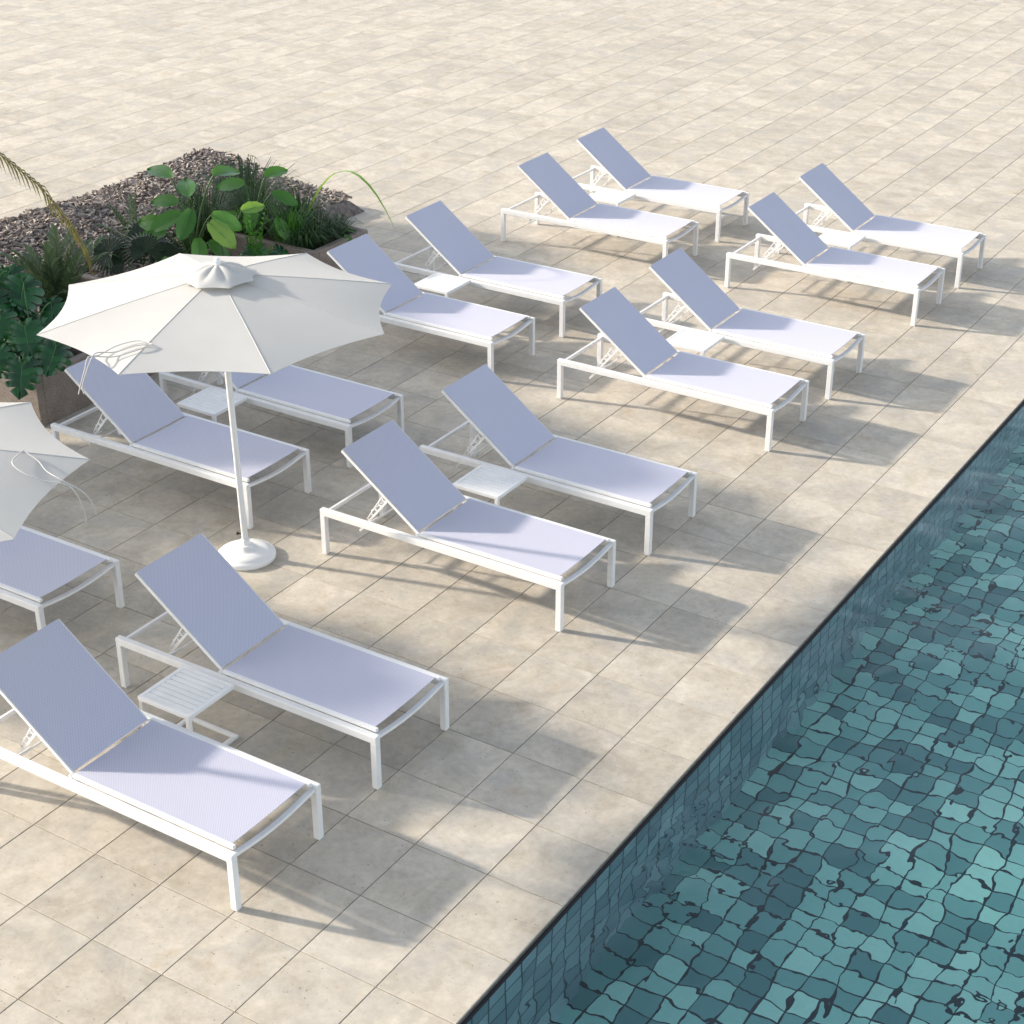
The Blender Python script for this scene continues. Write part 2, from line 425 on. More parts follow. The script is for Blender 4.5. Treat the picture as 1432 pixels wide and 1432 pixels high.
    for q, y in ((A + dd * .17, .0), (A + dd * .17, 1.0)):
        y0, y1 = (rw - .002, .156) if y == 0 else (LW - .156, LW - rw + .002)
        g.tube([Vector((q.x, y0, LH - .028)), Vector((q.x, y1, LH - .028))], .007, 8)
    g.build('support_rod', METAL, root)
    return root

X1, X2 = -3.4062, -6.0788
YA = [.8113 + 3.26235 * k for k in (-1, 0, 1, 2)]
DY = 1.22415
rows = [  # x, y, label
    (X1, YA[0], 'nearest lounger, cut off at the lower left corner, sunlight on its foot half'),
    (X1, YA[0] + DY, 'fully shaded lounger in front of the umbrella base, slatted table at its near side'),
    (X1, YA[1], 'lounger just right of the umbrella base, sunlit foot end and long shadow on paving'),
    (X1, YA[1] + DY, 'shaded lounger in mid picture, behind the sunlit one right of the umbrella base'),
    (X1, YA[2], 'nearer of the two sunlit loungers right of centre, table behind its backrest'),
    (X1, YA[2] + DY, 'farther of the two sunlit loungers right of centre, table in front of its seat'),
    (X1, YA[3], 'sunlit lounger at upper right with a small table behind its blue backrest'),
    (X1, YA[3] + DY, 'farthest right lounger in the row nearest the pool, table in front of it'),
    (X2, YA[0] + DY, 'lounger at the left edge, its head half covered by the second white umbrella'),
    (X2, YA[1], 'lounger behind the umbrella pole, its backrest before the monstera planter under the canopy'),
    (X2, YA[1] + DY, 'lounger behind the umbrella pole with its backrest hidden by the white canopy'),
    (X2, YA[2], 'lounger whose backrest rises behind the right tip of the big white canopy'),
    (X2, YA[2] + DY, 'lounger left of top centre, just behind a pale square table near the canopy'),
    (X2, YA[3], 'back row lounger at top centre, its table foot showing below the side rail'),
    (X2, YA[3] + DY, 'farthest lounger of the back row at the top, behind the last table'),
]
proto = make_lounger(); km = kid_map()
for i, (x, y, lb) in enumerate(rows):
    o = proto if i == 0 else copy_tree(proto, km)
    o.location = (x, y, 0); tag(o, lb, 'sun lounger', 'white framed sun loungers with blue slings in rows beside the pool')
    o.rotation_euler.z = [0, .002, -.002, .001, 0, -.0015, .0015, 0, .002, 0, -.002, .001, 0, .001, 0][i]

# ------------------------------------------------------------------ side tables
def make_table():
    root = empty('side_table', (0, 0, 0)); W = .40; Z = .385
    t = MB(); fw = .030
    t.box((0, 0, Z - .030), (W, fw, Z - .001), 0, .003); t.box((0, W - fw, Z - .030), (W, W, Z - .001), 0, .003)
    t.box((0, fw, Z - .030), (fw, W - fw, Z - .0015), 0, .003); t.box((W - fw, fw, Z - .030), (W, W - fw, Z - .0015), 0, .003)
    top = t.build('table_frame', METAL, root)
    s = MB(); n = 8; w_ = (W - 2 * fw) / n
    for k in range(n):
        s.box((fw + .0005, fw + k * w_ + .0022, Z - .018), (W - fw - .0005, fw + (k + 1) * w_ - .0022, Z - .003), 0, .002)
    s.build('tabletop', METAL, root)
    for x in (.004, W - .034):
        g = MB(); g.box((x, .002, .022), (x + .03, .030, Z - .029), 0, .003); g.build('leg', METAL, root)
    g = MB()
    g.box((.004, .002, 0), (W - .004, .030, .0225), 0, .003); g.box((.004, W - .030, 0), (W - .004, W - .001, .0225), 0, .003)
    g.box((.004, .029, .0005), (.032, W - .029, .022), 0, .003); g.box((W - .032, .029, .0005), (W - .004, W - .029, .022), 0, .003)
    g.build('base_frame', METAL, root)
    return root
tabs = [
    (X1, 0, 'white slatted side table between the two nearest loungers, its ground frame showing below'),
    (X1, 1, 'white slatted side table in the middle of the picture between the sunlit and shaded loungers'),
    (X1, 2, 'sunlit white side table between the two loungers at upper middle'),
    (X1, 3, 'white side table at the top right edge between two sunlit loungers'),
    (X2, 1, 'white slatted side table right behind the umbrella pole under the canopy'),
    (X2, 2, 'white side table at top centre, right of the umbrella canopy'),
    (X2, 3, 'white side table in the back row at the top, behind a lounger side rail'),
]
pt = make_table(); km = kid_map()
for i, (x, k, lb) in enumerate(tabs):
    o = pt if i == 0 else copy_tree(pt, km)
    o.location = (x + .593, YA[k] + .80, 0); tag(o, lb, 'side table', 'white slatted side tables between paired loungers')

# ------------------------------------------------------------------ umbrellas
def make_umbrella(name, base, ang, lean, strap):
    root = empty(name, base)
    lx, ly = lean
    def ax(z): return Vector((lx * z / 2.2, ly * z / 2.2, z))
    g = MB(); g.lathe([(.0, .0), (.208, .0), (.211, .012), (.209, .032), (.200, .042), (.176, .043), (.172, .050), (.150, .060), (.10, .071), (.055, .076), (.054, .104), (.046, .107), (.0, .107)], 64)
    bs = g.build('base', PLASTIC, root)
    g = MB(); g.lathe([(.030, .1065), (.030, .150), (.0, .150)], 24); g.build('collar', PLASTIC, bs)
    g = MB(); q = Vector((-.052, -.020, .185)); g.tube([q, q + Vector((.03, .012, 0))], .006, 8); g.lathe([(0, -.009), (.009, -.009), (.010, .0), (.009, .009), (0, .009)], 12, 0, q); g.build('knob', BLACK, root)
    g = MB(); g.tube([ax(.10), ax(.7), ax(1.4), ax(2.16)], .0225, 20); g.build('pole', METAL, root)
    Rr, Zr, Za = 1.205, 1.885, 2.128
    C = ax(2.0); cx, cy = C.x, C.y
    def P(th, rr): return cx + rr * math.cos(th), cy + rr * math.sin(th)
    def zc(rr): return Za - (Za - Zr) * (rr / Rr) + .008 * math.sin(math.pi * min(1, rr / Rr))
    g = MB(); nr, na = 12, 10
    for k in range(8):
        t0 = ang + k * math.pi / 4; vs = []; fs = []
        for i in range(nr + 1):
            for j in range(na + 1):
                u, v = i / nr, j / na
                rib = .06 + (Rr - .06) * u
                x0, y0 = P(t0, rib); x1, y1 = P(t0 + math.pi / 4, rib)
                x, y = x0 + (x1 - x0) * v, y0 + (y1 - y0) * v
                s_ = 4 * v * (1 - v)
                pull = 1 - .052 * s_ * u ** 3                        # scalloped hem
                x, y = cx + (x - cx) * pull, cy + (y - cy) * pull
                vs.append((x, y, zc(rib) - .004 * s_ * u))
        for i in range(nr):
            for j in range(na):
                a = i * (na + 1) + j; fs.append((a, a + na + 1, a + na + 2, a + 1))
        g.add(vs, fs, 0, True)
    can = g.build('canopy', CANVAS, root, solid=.003)
    g = MB()
    for k in range(8):
        t0 = ang + k * math.pi / 4
        g.tube([(*P(t0, rr), zc(rr) + .0022) for rr in [.16 + i * (Rr - .165) / 10 for i in range(11)]], .0022, 6)
    g.build('seam', SEAM, can)
    # vent cap, pleated between the ribs
    g = MB(); na = 64; nr = 8; vs = []; fs = []
    for i in range(nr + 1):
        u = i / nr
        for k in range(na):
            th = ang + 2 * math.pi * k / na; ph = (k % 8) / 8; s_ = math.sin(math.pi * ph)
            rr = (.020 + .245 * u) * (1 - .055 * s_ * u ** 2) * (math.cos(math.pi / 8) / math.cos((ph - .5) * math.pi / 4) if u > .3 else 1)
            z = 2.197 - .060 * u - .020 * u ** 2 + .013 * s_ * math.sin(math.pi * min(1, u * 1.1)) - .010 * (1 - s_) * math.sin(math.pi * u)
            x, y = P(th, rr); vs.append((x, y, z))
    for i in range(nr):
        for k in range(na):
            k2 = (k + 1) % na; fs.append((i * na + k, (i + 1) * na + k, (i + 1) * na + k2, i * na + k2))
    g.add(vs, fs, 0, True); g.build('vent_cap', CANVAS, can, solid=.003)
    g = MB(); g.lathe([(.030, 2.160), (.026, 2.196), (.021, 2.203), (.023, 2.212), (.022, 2.224), (.014, 2.236), (.0, 2.239)], 20, 0, (cx, cy, 0)); g.build('finial', PLASTIC, root)
    for k in range(8):
        t0 = ang + k * math.pi / 4
        g = MB(); g.tube([(*P(t0, .03), zc(.03) - .016), (*P(t0, Rr - .02), zc(Rr - .02) - .012)], .007, 6); rb = g.build('rib', METAL, root)
        g = MB(); g.tube([(*P(t0, .03), 1.66), (*P(t0, .62), zc(.62) - .018)], .006, 6); g.build('strut', METAL, rb)
    g = MB(); g.lathe([(.0, 1.63), (.042, 1.63), (.045, 1.68), (.026, 1.70)], 20, 0, (cx, cy, 0)); g.build('runner', PLASTIC, root)
    # tie cords lying on the canopy and hanging over the hem
    g = MB()
    base_v = Vector(base)
    for pts in strap:
        loc = [Vector(p) - base_v for p in pts]
        for q in loc:
            rq = math.hypot(q.x - cx, q.y - cy)
            th_ = ((math.atan2(q.y - cy, q.x - cx) - ang) % (math.pi / 4)) - math.pi / 8
            rib_r = rq * math.cos(th_) / math.cos(math.pi / 8)
            if rib_r < Rr * .955 and q.z > 1.88: q.z = zc(rib_r) + .016
        sm = []
        for i in range(len(loc) - 1):                               # Catmull-Rom
            p0, p1, p2, p3 = loc[max(i - 1, 0)], loc[i], loc[i + 1], loc[min(i + 2, len(loc) - 1)]
            for s_ in range(6):
                t = s_ / 6
                sm.append(.5 * ((2 * p1) + (p2 - p0) * t + (2 * p0 - 5 * p1 + 4 * p2 - p3) * t * t + (3 * p1 - p0 - 3 * p2 + p3) * t ** 3))
        sm.append(loc[-1]); g.tube(sm, .0040, 6)
    g.build('tie_cord', CORD, root)
    return root
b1 = Vector((-3.831, .485, 0))
s1 = [[(-3.665, -.386, 1.967), (-3.78, -.39, 1.983), (-3.88, -.48, 1.972), (-3.92, -.60, 1.958), (-3.91, -.695, 1.935), (-3.91, -.74, 1.86), (-3.94, -.76, 1.76), (-3.965, -.76, 1.70)],
      [(-3.665, -.386, 1.967), (-3.75, -.44, 1.972), (-3.84, -.54, 1.962), (-3.89, -.64, 1.950), (-3.875, -.71, 1.93), (-3.89, -.75, 1.85), (-3.915, -.765, 1.77), (-3.925, -.755, 1.71)],
      [(-3.665, -.386, 1.967), (-3.70, -.47, 1.963), (-3.80, -.58, 1.952), (-3.87, -.67, 1.940), (-3.885, -.70, 1.93)]]
tag(make_umbrella('patio_umbrella', b1, -.603, (-.040, -.012), s1), 'large open white umbrella at left centre with whole canopy, pole and round base', 'umbrella', 'open white umbrellas standing among the loungers')
b2 = Vector((-3.777, -2.483, 0))
s2 = [[(-3.186, -1.901, 1.986), (-3.13, -2.03, 1.985), (-3.02, -2.06, 1.962), (-2.90, -2.03, 1.935), (-2.80, -1.97, 1.905), (-2.775, -1.93, 1.83), (-2.80, -1.87, 1.68), (-2.83, -1.85, 1.60)],
      [(-3.186, -1.901, 1.986), (-3.07, -1.91, 1.970), (-2.96, -1.95, 1.945), (-2.83, -1.96, 1.912), (-2.76, -1.90, 1.84), (-2.80, -1.80, 1.70), (-2.84, -1.76, 1.62)]]
tag(make_umbrella('patio_umbrella', b2, 6.263, (-.040, -.012), s2), 'white umbrella cut by the left edge, two cords hanging from its hem', 'umbrella', 'open white umbrellas standing among the loungers')

# ------------------------------------------------------------------ planters and mulch
def planter(x0, y0, x1, y1, h, label):
    root = empty('planter', ((x0 + x1) / 2, (y0 + y1) / 2, 0)); ox, oy = (x0 + x1) / 2, (y0 + y1) / 2; t = .075
    a, c, d, e = x0 - ox, y0 - oy, x1 - ox, y1 - oy
    g = MB(); g.box((a, c, 0), (d, c + t, h), 0, .006); g.box((a, e - t, 0), (d, e, h), 0, .006)
    g.box((d - t, c + t, 0), (d, e - t, h - .001), 0, .006); g.box((a, c + t, 0), (a + t, e - t, h - .001), 0, .006)
    g.build('wall', CONC, root)
    g = MB(); n = 16; vs = []; fs = []
    for i in range(n + 1):
        for j in range(n + 1):
            vs.append((a + t + (d - a - 2 * t) * i / n, c + t + (e - c - 2 * t) * j / n, h - .07 + rnd.uniform(-.018, .018)))
    for i in range(n):
        for j in range(n):
            q = i * (n + 1) + j; fs.append((q, q + n + 1, q + n + 2, q + 1))
    g.add(vs, fs, 0, True); g.build('soil', SOIL, root)
    return tag(root, label, 'planter')
planter(-8.3, 1.26, -6.70, 3.3, .45, 'brown concrete planter at the left edge overflowing with monstera leaves')
planter(-8.0, 4.93, -6.70, 5.80, .45, 'brown concrete planter behind the canopy filled with dark grasses')

MX0, MX1, MY0, MY1 = -10.35, -6.95, -8.0, 7.4
def mz(x, y): return .035 + .30 * max(0, min(1, (-7.2 - x) / 2.6)) + .03 * math.sin(x * 2.3) * math.cos(y * 1.7)
b = MB(); nx, ny = 34, 100; vs = []; fs = []
for i in range(nx + 1):
    for j in range(ny + 1):
        x = MX0 + (MX1 - MX0) * i / nx; y = MY0 + (MY1 - MY0) * j / ny
        vs.append((x, y, mz(x, y) if 0 < i < nx and 0 < j < ny and not (x > -8.05 and y > 4.85) else -.005))
for i in range(nx):
    for j in range(ny):
        q = i * (ny + 1) + j
        if not all(vs[k][0] > -8.05 and vs[k][1] > 4.85 for k in (q, q + ny + 1, q + ny + 2, q + 1)): fs.append((q, q + ny + 1, q + ny + 2, q + 1))
b.add(vs, fs, 0, True); struct(b.build('planting_bed', MULCHB))
b = MB()
for k in range(19000):
    x = rnd.uniform(MX0 + .05, MX1 - .02); y = rnd.uniform(1.5, MY1 - .03) if k < 17500 else rnd.uniform(-3, 1.5)
    if (-8.32 < x and 1.24 < y < 3.32) or (x > -8.12 and y > 4.8): continue
    l_, w_, h_ = rnd.uniform(.025, .060), rnd.uniform(.010, .022), rnd.uniform(.003, .008)
    m = Matrix.Translation((x, y, mz(x, y) + rnd.uniform(.0, .022))) @ Matrix.Rotation(rnd.uniform(0, 6.28), 4, 'Z') @ Matrix.Rotation(rnd.gauss(0, .35), 4, 'Y') @ Matrix.Rotation(rnd.gauss(0, .35), 4, 'X')
    k1, k2 = rnd.uniform(.4, 1), rnd.uniform(.4, 1)
    pts = [(-l_, -w_ * k1, -h_), (l_, -w_ * k2, -h_), (l_ * .9, w_ * k1, -h_), (-l_ * .9, w_ * k2, -h_), (-l_, -w_ * k1, h_), (l_, -w_ * k2, h_), (l_ * .9, w_ * k1, h_), (-l_ * .9, w_ * k2, h_)]
    b.add([m @ Vector(p) for p in pts], [(3, 2, 1, 0), (4, 5, 6, 7), (0, 1, 5, 4), (1, 2, 6, 5), (2, 3, 7, 6), (3, 0, 4, 7)])
tag(b.build('bark_mulch', CHIPS), 'grey brown bark chips covering the bed behind the planters', 'mulch', kind='stuff')

# ------------------------------------------------------------------ plants
def frame_from(nrm, tip):
    n = Vector(nrm).normalized(); t = Vector(tip); t = (t - n * t.dot(n)).normalized(); s = n.cross(t).normalized()
    return t, s, n
def monstera_leaf(g, pos, nrm, tip, L):
    """split leaf; pos = where the stalk meets the blade"""
    t, s, n = frame_from(nrm, tip); pos = Vector(pos); wmax = L * .56
    def pt(a, c, z): return pos + t * a + s * c + n * z
    M = [(-.03, .0), (-.17, .10), (-.24, .26), (-.17, .42), (.02, .53), (.25, .56), (.48, .49), (.68, .36), (.85, .20), (.96, .07), (1.03, .0)]
    def margin(f):
        x = max(0, min(.9999, f)) * (len(M) - 1); i = int(x); q = x - i
        return (M[i][0] + (M[i + 1][0] - M[i][0]) * q) * L, (M[i][1] + (M[i + 1][1] - M[i][1]) * q) * L
    cuts = [0, .22, .36, .49, .61, .73, 1.0]; rib = [0, .10, .22, .36, .51, .66, .93]
    asym = rnd.uniform(-.03, .03); curl = rnd.uniform(.24, .40); nf = rnd.uniform(0, 6)
    for sd in (-1, 1):
        for i in range(len(cuts) - 1):
            f0, f1 = cuts[i] + (asym * sd if i else 0), cuts[i + 1] + (asym * sd if i < 5 else 0)
            seg = 7; ns = 4; vs = []; fs = []
            v0 = rnd.uniform(.34, .52)
            for k in range(seg + 1):
                v = k / seg; gp = .0 if v < v0 else .17 * ((v - v0) / (1 - v0)) ** .7 * (f1 - f0) / .13 * .13
                for j in range(ns + 1):
                    q = j / ns; ga = gp if i > 0 else 0; gb = gp if i < 5 else 0
                    f = f0 + ga + (f1 - f0 - ga - gb) * q
                    ma, mc = margin(f); ra = (rib[i] + (rib[i + 1] - rib[i]) * q) * L
                    rnd_end = 1 - (.10 * (2 * q - 1) ** 2 if k == seg and 0 < i < 5 else 0)
                    vv = v * rnd_end; a_ = ra + (ma - ra) * vv; c_ = mc * vv
                    ridge = .016 * L * math.cos((2 * q - 1) * 1.4) * math.sin(math.pi * v)
                    z = L * (.13 * vv - curl * vv * vv * (mc / (.56 * L))) - L * .20 * max(0, a_ / L) ** 2 + ridge + .012 * L * math.sin(nf + f * 17) * v
                    vs.append(pt(a_, sd * c_, z))
            for k in range(seg):
                for j in range(ns):
                    a = k * (ns + 1) + j; f4 = (a, a + 1, a + ns + 2, a + ns + 1); fs.append(f4 if sd > 0 else f4[::-1])
            g.add(vs, fs, 0, True)
    g.tube([pt(-.02 * L, 0, .010 * L), pt(L * .4, 0, -.022 * L), pt(L * .8, 0, -L * .118)], [.0035, .0028, .0012], 5, 1)
def bez(p0, p1, p2, n=8):
    p0, p1, p2 = Vector(p0), Vector(p1), Vector(p2)
    return [p0 * (1 - t) ** 2 + p1 * 2 * t * (1 - t) + p2 * t * t for t in [i / n for i in range(n + 1)]]
def monstera(base, leaves, label):
    root = empty('monstera_plant', base); B = Vector(base); st = MB(); lf = MB()
    for (p, nrm, tip, L) in leaves:
        q = Vector(p) - B
        st.tube(bez((rnd.uniform(-.06, .06), rnd.uniform(-.06, .06), 0), (q.x * .35, q.y * .35, q.z * .95 + .08), q, 8), .006, 6)
        monstera_leaf(lf, q, nrm, tip, L)
    st.build('stem', m_st, root); lf.build('foliage', [L_MON, L_VEIN], root)
    return tag(root, label, 'plant', 'monstera plants in the planter')
m_st = m_plain('green stalk', (.06, .13, .035), .5, .3, 20)
def leafset(spec, base, extra, rx, ry, zr):
    out = []
    for (x, y, z, L) in spec:
        nrm = (.50 + rnd.uniform(-.15, .15), -.42 + rnd.uniform(-.2, .2), .75); tip = (.55 + rnd.uniform(-.4, .3), -.60 + rnd.uniform(-.4, .3), -.6)
        out.append(((x, y, z), nrm, tip, L))
    for k in range(extra):
        x = base[0] + rnd.uniform(-rx, rx); y = base[1] + rnd.uniform(-ry, ry); z = rnd.uniform(*zr); a = rnd.uniform(0, 6.28)
        out.append(((x, y, z), (math.cos(a) * .5, math.sin(a) * .5, .8), (math.cos(a), math.sin(a), -.5), rnd.uniform(.20, .30)))
    return out
spec1 = [(-7.40, 1.88, .95, .34), (-6.88, 1.38, .83, .30), (-6.60, 1.44, .70, .29), (-6.66, 1.12, .64, .30), (-7.19, 1.42, .85, .30), (-6.92, 1.12, .70, .27), (-7.28, 2.05, .74, .24), (-7.05, 1.70, .70, .26)]
bs = (-7.12, 1.62, .38)
monstera(bs, leafset(spec1, bs, 16, .40, .32, (.46, .66)), 'large dark green monstera with split leaves hanging over the planter edge at left')
bs = (-7.75, 1.75, .38)
monstera(bs, leafset([(-7.65, 1.95, .98, .32), (-7.85, 1.65, 1.0, .32), (-7.5, 1.6, .9, .3)], bs, 16, .42, .40, (.5, .95)), 'monstera at the left picture edge behind the larger one, partly cut off')

def frond(g, pts, n, wl, droop=.25, mi=0, ang=1.0, vee=.35, wid=.010, up=(0, 0, 1)):
    """pinnate frond along a polyline"""
    P = [Vector(p) for p in pts]; seg = [0]
    for i in range(len(P) - 1): seg.append(seg[-1] + (P[i + 1] - P[i]).length)
    tot = seg[-1]
    def at(s):
        for i in range(len(P) - 1):
            if s <= seg[i + 1] + 1e-9:
                f = (s - seg[i]) / (seg[i + 1] - seg[i]); return P[i].lerp(P[i + 1], f), (P[i + 1] - P[i]).normalized()
        return P[-1], (P[-1] - P[-2]).normalized()
    g.tube(P, [.007 - .0055 * i / (len(P) - 1) for i in range(len(P))], 5, mi)
    for k in range(n):
        u = .12 + .88 * k / (n - 1); p, t = at(u * tot); sd0 = t.cross(Vector(up))
        if sd0.length < .05: sd0 = Vector((1, 0, 0))
        sd0.normalize(); nu = sd0.cross(t).normalized()
        ln = wl * (math.sin(math.pi * min(1, .18 + u * .80)) ** .7) * rnd.uniform(.88, 1.08)
        for sd in (-1, 1):
            d = (sd0 * sd * math.sin(ang * (1 - .35 * u)) + t * math.cos(ang * (1 - .35 * u)) + nu * vee + Vector((rnd.uniform(-.07, .07), rnd.uniform(-.07, .07), rnd.uniform(-.07, .07)))).normalized()
            m_ = p + d * ln * .55; e = p + d * ln + Vector((0, 0, -droop * ln)); wv = t.cross(d).cross(d).normalized() * wid * .5
            g.add([p - wv * .5, p + wv * .5, m_ + wv, m_ - wv, e], [(0, 1, 2, 3), (3, 2, 4)], mi, False)
def palm_clump(name, base, tips, n, wl, mat, label, cat, rise=.5, trunk=0.0, **kw):
    root = empty(name, base); g = MB()
    for (tx, ty, tz) in tips:
        q = Vector((tx, ty, tz)) - Vector(base)
        o = Vector((0, 0, trunk)); mid = o.lerp(q, .45) + Vector((0, 0, rise * (q - o).length * .4))
        frond(g, bez(o, mid, q, 8), n, wl, **kw)
    g.build('foliage', mat, root)
    t = MB(); t.tube([(0, 0, -.02), (.01, .0, trunk * .5 + .03), (0, 0, trunk + .06)], [.075, .06, .045], 10); t.build('trunk', BARK, root)
    return tag(root, label, cat)
cb = (-7.72, 2.52, .40); tips = []
for (x, y, z) in [(-7.97, 2.79, 1.02), (-7.60, 2.70, 1.02), (-7.86, 2.25, .98), (-7.40, 2.80, .88), (-7.95, 2.45, .95), (-7.35, 2.45, .80), (-7.62, 2.15, .86), (-7.75, 2.98, .88), (-8.15, 2.60, .80), (-7.30, 2.65, .62), (-7.45, 2.15, .66), (-7.78, 2.65, 1.08), (-7.9, 2.95, .98), (-7.5, 2.9, .98), (-8.05, 2.3, .9), (-7.45, 2.6, .95), (-7.65, 2.4, 1.04), (-7.25, 2.3, .72), (-7.55, 2.05, .75)]:
    tips.append((x * 1.12 + 7.72 * .12, y * 1.12 - 2.52 * .12, z * 1.06))
palm_clump('cycad', cb, tips, 30, .19, L_CYC, 'grey green feathery cycad behind the monstera', 'palm', .55, ang=.80, wid=.019)
# palm standing beyond the left edge, its yellowing frond hangs into view
pb = (-8.75, .35, .1); root = empty('palm_tree', pb); g = MB(); dry = MB(); top = Vector((.15, .1, 2.15))
for k in range(18):
    a = k * 2.399; q = top + Vector((math.cos(a) * rnd.uniform(.7, 1.1), math.sin(a) * rnd.uniform(.7, 1.1), rnd.uniform(-.5, .7)))
    frond(g, bez(top, top.lerp(q, .5) + Vector((0, 0, .45)), q, 8), 26, .26, ang=.95, wid=.022)
def rel(p): return Vector(p) - Vector(pb)
frond(dry, [top, rel((-8.1, 1.0, 2.62)), rel((-7.55, 1.55, 2.40)), rel((-7.18, 2.02, 1.78)), rel((-7.10, 2.22, 1.40)), rel((-7.12, 2.36, 1.15)), rel((-7.19, 2.47, .90))], 60, .16, ang=.45, vee=-.10, wid=.016, droop=.55, up=(.3, -.5, .8))
g.build('foliage', L_CYC, root); dry.build('dry_frond', L_DRY, root)
t = MB(); t.tube([(0, 0, -.1), (.05, .02, .7), (.1, .06, 1.5), top + Vector((0, 0, .08))], [.14, .11, .095, .075], 14); t.build('trunk', BARK, root)
tag(root, 'tall palm beyond the left edge whose yellowing frond hangs down over the bark chips', 'palm tree')

def fan_palm(base, hubs, rad, label):
    root = empty('fan_palm', base); g = MB(); st = MB()
    for (p, nrm, tip, r_) in hubs:
        q = Vector(p) - Vector(base); t, s, n = frame_from(nrm, tip)
        st.tube(bez((0, 0, 0), (q.x * .4, q.y * .4, q.z * .8), q, 6), .006, 5)
        nb = 26
        for k in range(nb):
            a = (k / (nb - 1) - .5) * 4.6; d = t * math.cos(a) + s * math.sin(a); w_ = s * math.cos(a) - t * math.sin(a); l_ = r_ * rnd.uniform(.88, 1.05)
            m1 = q + d * l_ * .6 + n * .02; e = q + d * l_ - n * .05
            g.add([q, m1 + w_ * .013, e, m1 - w_ * .013, m1 + n * .008], [(0, 1, 4), (1, 2, 4), (2, 3, 4), (3, 0, 4)], 0, False)
    g.build('foliage', L_FAN, root); st.build('stem', m_st, root)
    return tag(root, label, 'palm')
fb = (-8.15, 4.02, .12)
fan_palm(fb, [((-8.0, 3.95, .52), (.5, -.5, .6), (-.2, .3, .9), .26), ((-8.1, 4.1, .42), (.6, -.3, .6), (.3, .5, .4), .24), ((-8.2, 3.85, .40), (.3, -.7, .5), (-.5, -.1, .6), .24), ((-7.95, 3.85, .30), (.7, -.5, .4), (.5, -.5, -.3), .20), ((-7.85, 4.05, .46), (.6, -.4, .6), (.6, .3, .3), .24), ((-8.25, 4.2, .55), (.4, -.4, .7), (-.1, .6, .6), .28), ((-8.3, 3.75, .5), (.4, -.6, .6), (-.6, -.3, .3), .26)], .3, 'nearly black fan palm on the bark chips behind the canopy')

def paddle(g, pos, nrm, tip, L, W, fold=.25, mi=0, veinmi=1):
    t, s, n = frame_from(nrm, tip); pos = Vector(pos); vs = []; fs = []; nn = 12
    cut = rnd.uniform(0, 6)
    for i in range(nn + 1):
        u = i / nn; w_ = W * (math.sin(math.pi * min(1, .06 + .94 * u)) ** .62) * (1 if u < .98 else .05); z = -L * .28 * u * u
        for k in (-2, -1, 0, 1, 2):
            v = k / 2; vs.append(pos + t * L * u + s * w_ * v * (1 + .05 * math.sin(u * 21 + cut)) + n * (z + abs(v) * W * fold + .012 * W * math.sin(u * 40 + k)))
    for i in range(nn):
        for k in range(4):
            a = i * 5 + k; fs.append((a, a + 1, a + 6, a + 5))
    g.add(vs, fs, mi, True)
    g.tube([pos + n * .002, pos + t * L * .5 - n * (L * .07 - .002), pos + t * L * .95 - n * (L * .252 - .002)], [.005, .004, .0015], 5, veinmi)
def paddle_plant(base, leaves, label, mats, name='paddle_leaf_plant'):
    root = empty(name, base); g = MB(); st = MB(); B = Vector(base)
    for (p, nrm, tip, L, W) in leaves:
        q = Vector(p) - B; st.tube(bez((rnd.uniform(-.05, .05), rnd.uniform(-.05, .05), 0), (q.x * .25, q.y * .25, q.z * .75), q, 8), .008, 6); paddle(g, q, nrm, tip, L, W)
    g.build('foliage', mats, root); st.build('stem', m_st, root)
    return tag(root, label, 'plant')
PB = (-7.75, 4.35, .1)
paddle_plant(PB, [((-7.55, 4.02, .95), (.4, -.5, .7), (-.4, -.5, -.25), .34, .085), ((-7.40, 4.00, 1.02), (.6, -.4, .7), (.2, -.7, -.5), .32, .085), ((-7.62, 4.20, 1.05), (.3, -.3, .9), (-.2, .2, .6), .36, .09),
                  ((-7.35, 4.22, .92), (.6, -.4, .6), (.5, .3, -.2), .32, .085), ((-7.45, 4.10, .70), (.6, -.5, .6), (.5, -.4, -.4), .26, .08), ((-7.75, 4.0, .80), (.3, -.7, .6), (-.6, -.2, .1), .32, .085),
                  ((-7.68, 3.92, .52), (.5, -.6, .5), (.2, -.7, -.4), .26, .07), ((-7.9, 4.15, .66), (.3, -.6, .6), (-.6, -.4, .0), .28, .075), ((-7.5, 4.3, .60), (.6, -.4, .6), (.6, .1, -.2), .26, .07), ((-7.8, 4.25, .95), (.3, -.5, .8), (-.3, -.3, .3), .30, .08), ((-7.95, 4.35, 1.15), (.2, -.4, .9), (-.6, .0, .3), .38, .09), ((-7.55, 4.5, 1.2), (.4, -.1, .9), (.2, .4, .4), .38, .09)],
             'clump of upright stems with bright green paddle leaves behind the canopy', [L_PAD, L_VEIN])
paddle_plant((-7.35, 4.42, .1), [((-7.34, 4.16, .86), (.55, -.5, .7), (.62, .18, -.55), .34, .10), ((-7.18, 4.45, .92), (.5, -.4, .8), (.3, .5, .2), .26, .07)],
             'plant with one large yellow green leaf lying toward the canopy top', [L_PAL, L_VEIN], 'broad_leaf_plant')
bs = (-7.18, 4.62, .1)
palm_clump('fern', bs, [(-6.98, 4.30, .92), (-6.92, 4.42, .78), (-7.2, 4.4, .98), (-7.02, 4.62, .92), (-7.3, 4.7, .95), (-6.9, 4.55, .60)], 14, .11, L_PAD, 'bright green fern right of the yellow green leaf', 'fern', .5, ang=.8, wid=.02)
bs = (-7.25, 4.72, .08)
